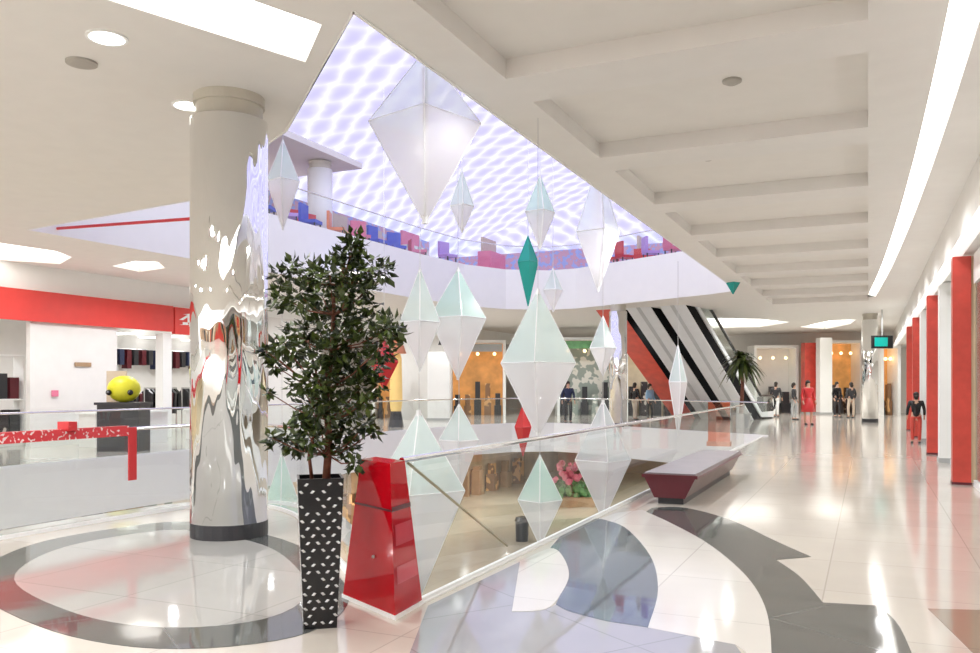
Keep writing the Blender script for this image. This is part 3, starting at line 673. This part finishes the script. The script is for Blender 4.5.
# red pier and white pier at the far end
for x0, x1, ya, yb, Y, m, nm, l in ((803, 817, 343, 411, 47, 'post_red', 'sign_pillar', 'tall red pillar sign behind the person in red'), (818, 830, 338, 413, 46, 'white', 'pillar', 'broad white pillar right of the person in red'),
                                 (428, 450, 352, 420, 38, 'white', 'pillar', 'white glowing pillar left of the amber lit shop')):
    a, b = P(x0, ya, Y), P(x1, yb, Y); t = thing(nm, l, 'pillar', ((a.x + b.x) / 2, Y, 0)); w_ = (b.x - a.x) / 2
    sub(t, 'shaft', MB().box(-w_, -.3, .1, w_, .3, a.z), m); sub(t, 'foot', MB().box(-w_ - .04, -.34, 0, w_ + .04, .34, .1), 'grey')
t = thing('pendant_lamp', 'dark pendant lamp above the white glowing pillar', 'lamp', P(445, 345, 36))
sub(t, 'shade', MB().lathe([(.3, 0), (.28, .05), (.2, .35), (.08, .5)], 16), 'dark'); sub(t, 'cable', MB().tube([(0, 0, .5), (0, 0, CZ - P(445, 345, 36).z)], .02, 6), 'dark')
t = thing('lantern', 'tall yellow lantern post behind the red diamond', 'lantern', P(396, 420, 32) * Vector((1, 1, 0)))
sub(t, 'lamp_body', MB().lathe([(.2, .6), (.25, 1.0), (.22, 2.6), (.1, 3.0)], 16), 'lamp_yellow'); sub(t, 'roof', MB().lathe([(.4, 2.8), (.3, 3.1), (.08, 3.3), (.1, 3.4)], 16), 'terracotta'); sub(t, 'foot', MB().lathe([(.3, 0), (.2, .6)], 12), 'dark')
t = thing('advert_screen', 'orange translucent panel beyond the far end of the bench', 'panel', PF(719, 446), A0)  # free-standing orange translucent panel on a low foot
sub(t, 'panel', MB().box(-.28, -.02, .12, .28, .02, 1.15), 'orange_glass'); sub(t, 'foot', MB().box(-.3, -.12, 0, .3, .12, .12), 'terracotta')

def palm(loc, h, label):
    t = thing('potted_palm', label, 'potted plant', loc)
    sub(t, 'pot', MB().lathe([(.28, 0), (.36, .5), (.38, .55)], 20), 'grey'); sub(t, 'trunk', MB().tube([(0, 0, .5), (.06, 0, h * .5), (0, 0, h * .8)], .08, 8, .05), 'bark')
    lf = MB(); r_ = random.Random(2)
    for i in range(110):
        a = r_.uniform(0, 6.28); e = r_.uniform(-.5, 1.4); L = r_.uniform(.6, 1.0); p0 = Vector((0, 0, h * .8)); d = Vector((math.cos(a), math.sin(a), 0))
        pts = [p0 + d * L * u * math.cos(e) * 1.0 + Vector((0, 0, L * (math.sin(e) * u - .7 * u * u))) for u in (0, .25, .5, .75, 1)]
        sd = Vector((-d.y, d.x, 0)) * .12
        for j in range(4):
            w0, w1 = sd * (1 - .2 * j), sd * (.9 - .28 * j)
            lf.add([pts[j] - w0, pts[j] + w0, pts[j + 1] + w1, pts[j + 1] - w1], [(0, 1, 2, 3)])
    sub(t, 'fronds', lf, 'leaf')
palm(PF(741, 428), 3.2, 'tall potted palm behind the right hand escalator')

# ------------------------------------------------------------------ people
def skin_obj(name, pts, edges, m, parent, root=0, label=None):
    me = bpy.data.meshes.new(name); me.from_pydata([p[0] for p in pts], edges, []); o = bpy.data.objects.new(name, me); C.objects.link(o); o.parent = parent
    md = o.modifiers.new('skin', 'SKIN'); lay = me.skin_vertices[0] if me.skin_vertices else None
    if lay is None:
        bm = bmesh.new(); bm.from_mesh(me); bm.verts.layers.skin.verify(); bm.to_mesh(me); bm.free(); lay = me.skin_vertices[0]
    for i, p in enumerate(pts):
        lay.data[i].radius = p[1] if isinstance(p[1], tuple) else (p[1], p[1]); lay.data[i].use_root = i == root
    s_ = o.modifiers.new('sub', 'SUBSURF'); s_.levels = s_.render_levels = 1
    me.materials.append(M[m]); md.use_smooth_shade = True
    return o
def person(loc, rz, label, top, legs, h=1.7, hair='hair', dress=False, stride=.12, arm=.1):
    t = thing('person', label, 'person', loc, rz); k = h / 1.7
    V = lambda x, y, z: (x * k, y * k, z * k)
    b = [(V(0, 0, .92), (.13 * k, .09 * k)), (V(0, 0, 1.12), (.12 * k, .085 * k)), (V(0, 0, 1.34), (.14 * k, .09 * k)), (V(0, 0, 1.45), .055 * k), (V(0, -.01, 1.53), .06 * k), (V(0, -.015, 1.60), (.075 * k, .088 * k)), (V(0, -.01, 1.67), .05 * k)]
    e = [(0, 1), (1, 2), (2, 3), (3, 4), (4, 5), (5, 6)]
    for sd in (-1, 1):
        n = len(b); fw = stride * sd
        b += [(V(sd * .1, 0, .85), .075 * k), (V(sd * .1, -fw * .6, .48), .055 * k), (V(sd * .1, -fw * .3, .08), .038 * k), (V(sd * .11, -fw * .3 - .14, .035), .033 * k)]
        e += [(0, n), (n, n + 1), (n + 1, n + 2), (n + 2, n + 3)]
        n = len(b)
        b += [(V(sd * .18, 0, 1.38), .05 * k), (V(sd * .25, .02, 1.10), .038 * k), (V(sd * .26, -arm, .86), .028 * k), (V(sd * .26, -arm - .04, .78), .03 * k)]
        e += [(2, n), (n, n + 1), (n + 1, n + 2), (n + 2, n + 3)]
    skin_obj('body', b, e, 'skin', t)
    g = [(V(0, 0, .86), (.15 * k, .11 * k)), (V(0, 0, 1.12), (.14 * k, .105 * k)), (V(0, 0, 1.34), (.155 * k, .11 * k)), (V(0, 0, 1.42), (.08 * k, .07 * k))]; ge = [(0, 1), (1, 2), (2, 3)]
    for sd in (-1, 1):
        n = len(g); g += [(V(sd * .185, 0, 1.38), .065 * k), (V(sd * .25, .02, 1.12), .052 * k), (V(sd * .262, -arm * .8, .92), .042 * k)]; ge += [(2, n), (n, n + 1), (n + 1, n + 2)]
    skin_obj('top', g, ge, top, t)
    if dress: sub(t, 'skirt', MB().lathe([(.27 * k, .5 * k), (.22 * k, .75 * k), (.15 * k, 1.02 * k), (.1 * k, 1.05 * k)], 16, sy=.8), legs, smooth=True)
    else:
        g = [(V(0, 0, 1.0), (.145 * k, .105 * k))]; ge = []
        for sd in (-1, 1):
            fw = stride * sd; n = len(g); g += [(V(sd * .1, 0, .83), .088 * k), (V(sd * .1, -fw * .6, .48), .068 * k), (V(sd * .1, -fw * .3, .1), .052 * k)]; ge += [(0, n), (n, n + 1), (n + 1, n + 2)]
        skin_obj('trousers', g, ge, legs, t)
    hm = MB().ball(V(0, .015, 1.625), .098 * k, 12, 1.0, .92, 1.0).lathe([(.05 * k, -.12 * k), (.085 * k, -.02 * k), (.07 * k, .03 * k)], 10, V(0, .045, 1.58))
    sub(t, 'hair', hm, hair, smooth=True)
    for sd in (-1, 1): sub(t, 'shoe', MB().ball(V(sd * .108, -stride * sd * .3 - .07, .04), .05 * k, 10, .8, .9, 2.4), 'dark')
    return t
person(PF(808, 425), .2, 'person in a red dress standing before the tall red pillar sign', 'red', 'red', 1.78, dress=True)
person(PF(794, 420), 1.0, 'person in dark clothes walking left of the person in red', 'dark', 'grey', 1.7)
person(PF(776, 417), 2.4, 'person in white top with dark hair beside the escalator foot', 'dark', 'white', 1.75)
person(PF(916, 443.5), 2.8, 'person in black top and red trousers between red posts', 'black', 'post_red', 1.4)
person(PF(837, 417.5), .4, 'person in black leaning by the amber lit end shop, left one', 'black', 'dark', 1.75)
person(PF(851, 418), 3.4, 'person in black with pale trousers at the amber end shop', 'dark', 'beige', 1.72)
person(PF(568, 423.5), .1, 'person in dark clothes standing at the far glass balustrade', 'navy', 'dark', 1.75)
person(PF(650, 420.5), .7, 'person in pale blue top below the left hand escalator', 'light_blue', 'dark', 1.65)
person(PF(635, 420), 2.2, 'person in black top beside the distant chrome column', 'black', 'beige', 1.7)

# ------------------------------------------------------------------ far left shops
TL = -19.4
t = thing('shop_sign', 'long red fascia sign above the far left shops', 'sign', W(TL, 4), A0)
sub(t, 'board', MB().box(0, 0, 3.22, .12, 15.3, 4.0), 'sign_red')
t2 = thing('shop_sign', 'short red sign with white brush mark beside the chrome column', 'sign', W(TL, 19.35), A0)
sub(t2, 'board', MB().box(0, 0, 3.16, .14, 1.6, 3.98), 'sign_red')
lg = MB(); 
for (y0, z0, y1, z1) in ((.15, 3.45, .55, 3.5), (.3, 3.78, .75, 3.84), (.15, 3.6, .5, 3.78), (.55, 3.42, .62, 3.8), (.75, 3.42, 1.0, 3.84)):
    lg.add([(.15, y0, z0), (.15, y0 + .16, z0), (.15, y1 + .16, z1), (.15, y1, z1)], [(0, 1, 2, 3)])
lg.box(.145, .3, 3.46, .16, .5, 3.54).box(.145, .5, 3.54, .16, .62, 3.8)
sub(t2, 'logo', lg, 'white', label='white brush stroke mark')
struct(wbox(TL - .15, 14.6, 0, TL, 17.3, 3.22), 'wall_left.003', 'wall')
struct(wbox(TL - .3, 19.0, 0, TL, 19.35, 3.16), 'wall_left.004', 'white')
struct(wbox(TL - .15, 21, 0, TL, 27, 4.02), 'wall_left.005', 'wall')
struct(wbox(TL - .15, 33, 0, TL, 38.2, 4.02), 'wall_left.006', 'wall')
tag(MB().box(0, 0, 0, .04, .5, .11).build('door_plate', 'brown', loc=W(TL + .01, 15.9, 2.1), rz=A0), 'small brown plate on the white wall of the left shops', 'sign')
tag(MB().box(0, 0, 0, .04, .18, .16).build('wall_notice', 'pink', loc=W(TL + .01, 15.2, 1.3), rz=A0), 'tiny pink notice on the white wall of the left shops', 'notice')
for k, s_ in enumerate((21.8, 24.0, 26.2)):
    v = W(-24.6, s_, 3.45); tag(MB().box(-.9, -.25, -.04, .9, .25, 0).build('ceiling_light', 'panel', loc=v, rz=A0), ('left', 'middle', 'right')[k] + ' of the three ceiling light panels inside the left clothes shop', 'ceiling light')
def rack(s_, t_, label, cols, n=8, hgt=1.6):
    t = thing('clothes_rack', label, 'clothes rack', W(t_, s_), A0)
    sub(t, 'frame', MB().tube([(0, -.7, 0), (0, -.7, hgt), (0, .7, hgt), (0, .7, 0)], .03, 6), 'steel')
    for i in range(n):
        y = -.6 + 1.2 * i / (n - 1); L = .75 + .2 * rnd.random(); a = .07
        sub(t, 'garment', MB().add([(-.05, y - .02, hgt - .03), (.05, y - .02, hgt - .03), (.24, y - .04, hgt - .18), (.2, y, hgt - L), (-.2, y, hgt - L), (-.24, y - .04, hgt - .18),
              (-.05, y + a, hgt - .03), (.05, y + a, hgt - .03), (.24, y + a, hgt - .18), (.2, y + a, hgt - L), (-.2, y + a, hgt - L), (-.24, y + a, hgt - .18)],
              [(0, 1, 2, 3, 4, 5), (11, 10, 9, 8, 7, 6)] + [(i_, (i_ + 1) % 6, (i_ + 1) % 6 + 6, i_ + 6) for i_ in range(6)]), cols[i % len(cols)])
rack(19.4, -21.6, 'low rack of black and red clothes, left in the clothes shop', ['dark', 'maroon', 'black'], hgt=1.5)
rack(21.05, -21.6, 'low rack of black and maroon clothes behind the white shop pillar', ['dark', 'black', 'maroon'], hgt=1.5)
rack(22.7, -21.6, 'low rack of black clothes right of the white shop pillar', ['dark', 'dark', 'grey'], hgt=1.5)
for i, (s_, n_) in enumerate(((22.7, 5), (24.4, 5), (26.1, 4))):
    t = thing('wall_rail', ('left', 'middle', 'right')[i] + ' high wall rail of dark red clothes at the back of the clothes shop', 'clothes rail', W(-25.4, s_), A0)
    sub(t, 'rail', MB().tube([(0, -.8, 2.95), (0, .8, 2.95)], .03, 6), 'steel')
    for j in range(n_): y = -.7 + .33 * j; sub(t, 'garment', MB().box(-.15, y, 2.2 + .2 * rnd.random(), .15, y + .2, 2.93), ['maroon', 'dark', 'navy'][j % 3])
t = thing('shelf_unit', 'tall shelf of dark goods at the far left edge', 'shelf', W(-20.6, 14.3), A0)
sub(t, 'frame', MB().box(-.2, -.9, 0, .2, -.86, 2.4).box(-.2, .86, 0, .2, .9, 2.4).box(-.2, -.9, 2.36, .2, .9, 2.4).box(-.2, -.9, 1.2, .2, .9, 1.24).box(-.2, -.9, 0, .2, .9, .1), 'white')
for j in range(5): sub(t, 'goods', MB().box(-.15, -.8 + .33 * j, 1.24, .15, -.55 + .33 * j, 1.8 + .1 * (j % 2)), ['dark', 'maroon', 'goods_dark'][j % 3]); sub(t, 'goods', MB().box(-.15, -.8 + .33 * j, .1, .15, -.52 + .33 * j, .95), ['goods_dark', 'dark', 'navy'][j % 3])
# yellow rounded character-free kiosk head on a dark counter
yk = P(124, 440, 20.5) * Vector((1, 1, 0))
t = thing('promotion_stand', 'yellow rounded display with two dark dots on a dark counter', 'display stand', yk)
sub(t, 'counter', MB().box(-.5, -.35, 0, .5, .35, 1.12).box(-.55, -.4, 1.12, .55, .4, 1.18), 'dark')
sub(t, 'dome', MB().ball((0, 0, 1.5), .40, 20, .82, 1, .7), 'yellow', smooth=True, label='yellow rounded dome')
for sd in (-1, 1): sub(t, 'dot', MB().ball((sd * .26, -.25, 1.42), .07, 10), 'black')
t = thing('poster_stand', 'beige and pink poster board behind the yellow display', 'poster', yk + Vector((-.45, .5, 0)))
sub(t, 'board', MB().box(-.2, -.02, .9, .3, .02, 1.95), 'beige'); sub(t, 'leg', MB().box(-.03, -.02, 0, .03, .02, .9), 'grey')
for k, (s_, l) in enumerate(((16.5, 'long white sales counter in front of the white shop wall'), (20.2, 'white sales counter before the clothes racks'))):
    t = thing('sales_counter', l, 'counter', W(-18.2, s_), A0); sub(t, 'body', MB().box(-.3, -1.2, 0, .3, 1.2, .85), 'wall'); sub(t, 'worktop', MB().box(-.35, -1.25, .85, .35, 1.25, .9), 'white')

# ------------------------------------------------------------------ lower floor
def low_bay(s0, s1, m, goods, label, sign):
    t = thing('lower_shop', label, 'shop', W(-20.7, s0, LZ), A0); L = s1 - s0
    sub(t, 'back_panel', MB().box(.02, 0, 0, .1, L, 3.1), m); sub(t, 'surround', MB().box(0, -.2, 0, .5, 0, 3.3).box(0, L, 0, .5, L + .2, 3.3).box(0, -.2, 3.1, .5, L + .2, 3.3), 'brown')
    for i in range(4): y = L * (i + .5) / 4; sub(t, 'display', MB().box(.3, y - .35, 0, .8, y + .35, .9 + .5 * rnd.random()).box(.35, y - .2, .9, .7, y + .2, 1.6), goods if i % 2 else 'brown')
    sub(t, 'sign_board', MB().box(.5, L * .2, 2.6, .58, L * .8, 3.0), sign)
low_bay(28, 33, 'brown', 'goods_warm', 'brown lower floor shop seen just right of the red pylon', 'tan')
low_bay(34, 41, 'goods_warm', 'goods_dark', 'wide brown lower floor shop seen below the far floor edge', 'brown')
low_bay(42, 50, 'tan', 'goods_warm', 'tan lower floor shop behind the lowest diamond', 'terracotta')
low_bay(12, 18, 'goods_dark', 'goods_mix', 'dark lower floor shop seen left of the chrome column', 'grey')
low_bay(19, 26, 'goods_mix', 'goods_dark', 'mixed lower floor shop seen behind the chrome column', 'red')
fl = PF(572, 506, LZ)
t = thing('flower_stall', 'lower floor stall with pink flowers above green plants', 'stall', fl)
sub(t, 'crate', MB().box(-1.1, -.5, 0, 1.1, .5, .5), 'brown')
g = MB(); r_ = random.Random(9)
for i in range(60): g.ball((r_.uniform(-1.1, 1.1), r_.uniform(-.5, .5), r_.uniform(.5, 1.2)), r_.uniform(.12, .22), 6)
sub(t, 'plants', g, 'green'); g = MB()
for i in range(26): g.ball((r_.uniform(-.9, .4), r_.uniform(-.5, .2), r_.uniform(1.3, 2.2)), r_.uniform(.12, .2), 6)
sub(t, 'flowers', g, 'pink')
for x, y, l in ((435, 512, 'small black litter bin on the lower floor beside the tan shop'), (522, 541, 'black litter bin on the lower floor nearest the glass')):
    v = PF(x, y, LZ); t = thing('litter_bin', l, 'bin', v); sub(t, 'drum', MB().lathe([(.25, 0), (.27, .8)], 16), 'dark'); sub(t, 'lid', MB().lathe([(.3, .8), (.25, .95), (.05, 1.0)], 16), 'black')

# ------------------------------------------------------------------ upper floor: chairs, boards
def uchair(name='cafe_chair'):
    t = thing(name, 'x', 'chair', (0, 0, UZ), 0)
    sub(t, 'seat', MB().box(-.27, -.27, .42, .27, .27, .52), 'blue'); sub(t, 'backrest', MB().box(-.27, .2, .5, .27, .29, 1.05), 'blue')
    for x in (-.22, .22):
        for y in (-.22, .22): sub(t, 'leg', MB().box(x - .02, y - .02, 0, x + .02, y + .02, .42), 'dark')
    return t
ch0 = uchair(); first = True
cols = {'blue': 'blue', 'pink': 'pink', 'red': 'red', 'lilac': 'lilac', 'light_blue': 'light_blue', 'orange': 'orange', 'green': 'green'}
seq = [(13.5, 'light_blue', 'pale blue cafe chair on the upper floor nearest the chrome column'), (14.4, 'light_blue', 'pale blue cafe chair, second from the chrome column end'), (15.4, 'green', 'green cafe chair on the upper floor left of the tree top'),
       (16.5, 'red', 'red cafe chair on the upper floor left of the tree top'), (17.7, 'blue', 'dark blue cafe chair on the upper floor right above the tree top'), (19.2, 'blue', 'dark blue cafe chair between the tree top and the largest diamond'),
       (20.3, 'lilac', 'lilac cafe chair left of the tip of the largest diamond'), (21.4, 'blue', 'dark blue cafe chair left of the tip of the largest diamond'), (22.8, 'orange', 'orange cafe chair behind the tip of the largest diamond'), (24.2, 'pink', 'pink cafe chair behind the tip of the largest diamond'),
       (25.3, 'blue', 'dark blue cafe chair right of the tip of the largest diamond'), (26.6, 'blue', 'dark blue cafe chair beside the small white diamond'), (27.8, 'pink', 'pink cafe chair right of the small white diamond'), (29.2, 'lilac', 'lilac cafe chair left of the teal diamond')]
def upt(s): 
    return -15.75 if s < 27 else -15.75 + (s - 27) * .35
items = [(upt(s), s, c, l) for s, c, l in seq]
for i, (u, c, l) in enumerate(((.12, 'red', 'red cafe chair right of the teal diamond'), (.24, 'red', 'red cafe chair left of the tall pale diamond'), (.45, 'lilac', 'lilac cafe chair right of the tall pale diamond'), (.62, 'pink', 'pink cafe chair on the upper floor right wing'), (.78, 'orange', 'orange cafe chair near the right tip of the opening'), (.9, 'blue', 'dark blue cafe chair nearest the right tip of the opening'))):
    items.append((-10.6 + 5.7 * u + .5, 31.9 - 3.1 * u + 1.1, c, l))
for i, (s_, c, n1) in enumerate(((14.0, 'pink', 'pink cafe chair between the two pale blue ones'), (16.0, 'orange', 'orange cafe chair between the green and red ones left of the tree top'), (17.1, 'pink', 'pink cafe chair directly above the tree top'), (18.5, 'green', 'green cafe chair between the dark blue ones above the tree top'),
        (21.9, 'red', 'red cafe chair just left of the tip of the largest diamond'), (22.6, 'red', 'red cafe chair just behind the tip of the largest diamond'), (25.95, 'pink', 'pink cafe chair between the dark blue ones right of the largest diamond'), (28.5, 'red', 'red cafe chair right of the small white diamond'))):
    items.append((upt(s_) - .75, s_, c, n1))
for t_, s_, c, l in items:
    rz = A0 + rnd.uniform(-.8, .8) + math.pi / 2
    if first:
        ch0.location = W(t_, s_, UZ); ch0.rotation_euler.z = rz; ch0['label'] = l; first = False; ch0['group'] = 'cafe chairs on the upper floor'
        for k in ch0.children:
            if k.name.startswith(('seat', 'back')): k.data.materials[0] = M[c]
    else: dup(ch0, W(t_, s_, UZ), rz, l, {'seat': c, 'backrest': c}, 'cafe chairs on the upper floor')
bd = [(-16.9, 15, 'light_blue', 'pale blue'), (-16.9, 16.8, 'pink', 'pink'), (-16.9, 18.8, 'goods_mix', 'grey speckled'), (-17, 21, 'beige', 'beige'), (-17.3, 25.9, 'goods_warm', 'brown speckled'), (-17, 27.9, 'lilac', 'lilac'), (-16.6, 30.2, 'goods_mix', 'grey and white'), (-14.8, 33, 'pink', 'pink and tall'), (-8.6, 34.2, 'red', 'red'), (-5.8, 32.9, 'lilac', 'lilac and low')]
for t_, s_, m, cn in bd:
    t = thing('food_kiosk', cn + ' kiosk counter on the upper floor ' + ('near the chrome column' if s_ < 19 else 'behind the largest diamond' if s_ < 27 else 'towards the right wing'), 'kiosk', W(t_ - (.5 if s_ < 31 else 0), s_ + (.9 if s_ > 33 else 0), UZ), A0)
    sub(t, 'counter', MB().box(-.3, -.8, 0, .3, .8, 1.1), m); sub(t, 'top_board', MB().box(-.2, -.7, 1.1, -.1, .7, 1.5 + .3 * rnd.random()), rnd.choice(['pink', 'lilac', 'beige', 'light_blue', 'goods_mix']))
# upper storey room at the left: ceiling and walls
struct(wbox(-18.6, 8, UZ, -18.4, 34, UZ + 2.0), 'wall_left.008', 'goods_pastel')
struct(wbox(-20, 38, UZ, 4, 38.2, UZ + 1.9), 'wall_back.003', 'goods_pastel')
struct(wbox(-30, 10, 9.2, -16.2, 25, 9.4), 'ceiling.004', 'coffer')
struct(wbox(-28, 8, UZ, -27.7, 50, 9.7), 'wall_left.007', 'warm_wall')
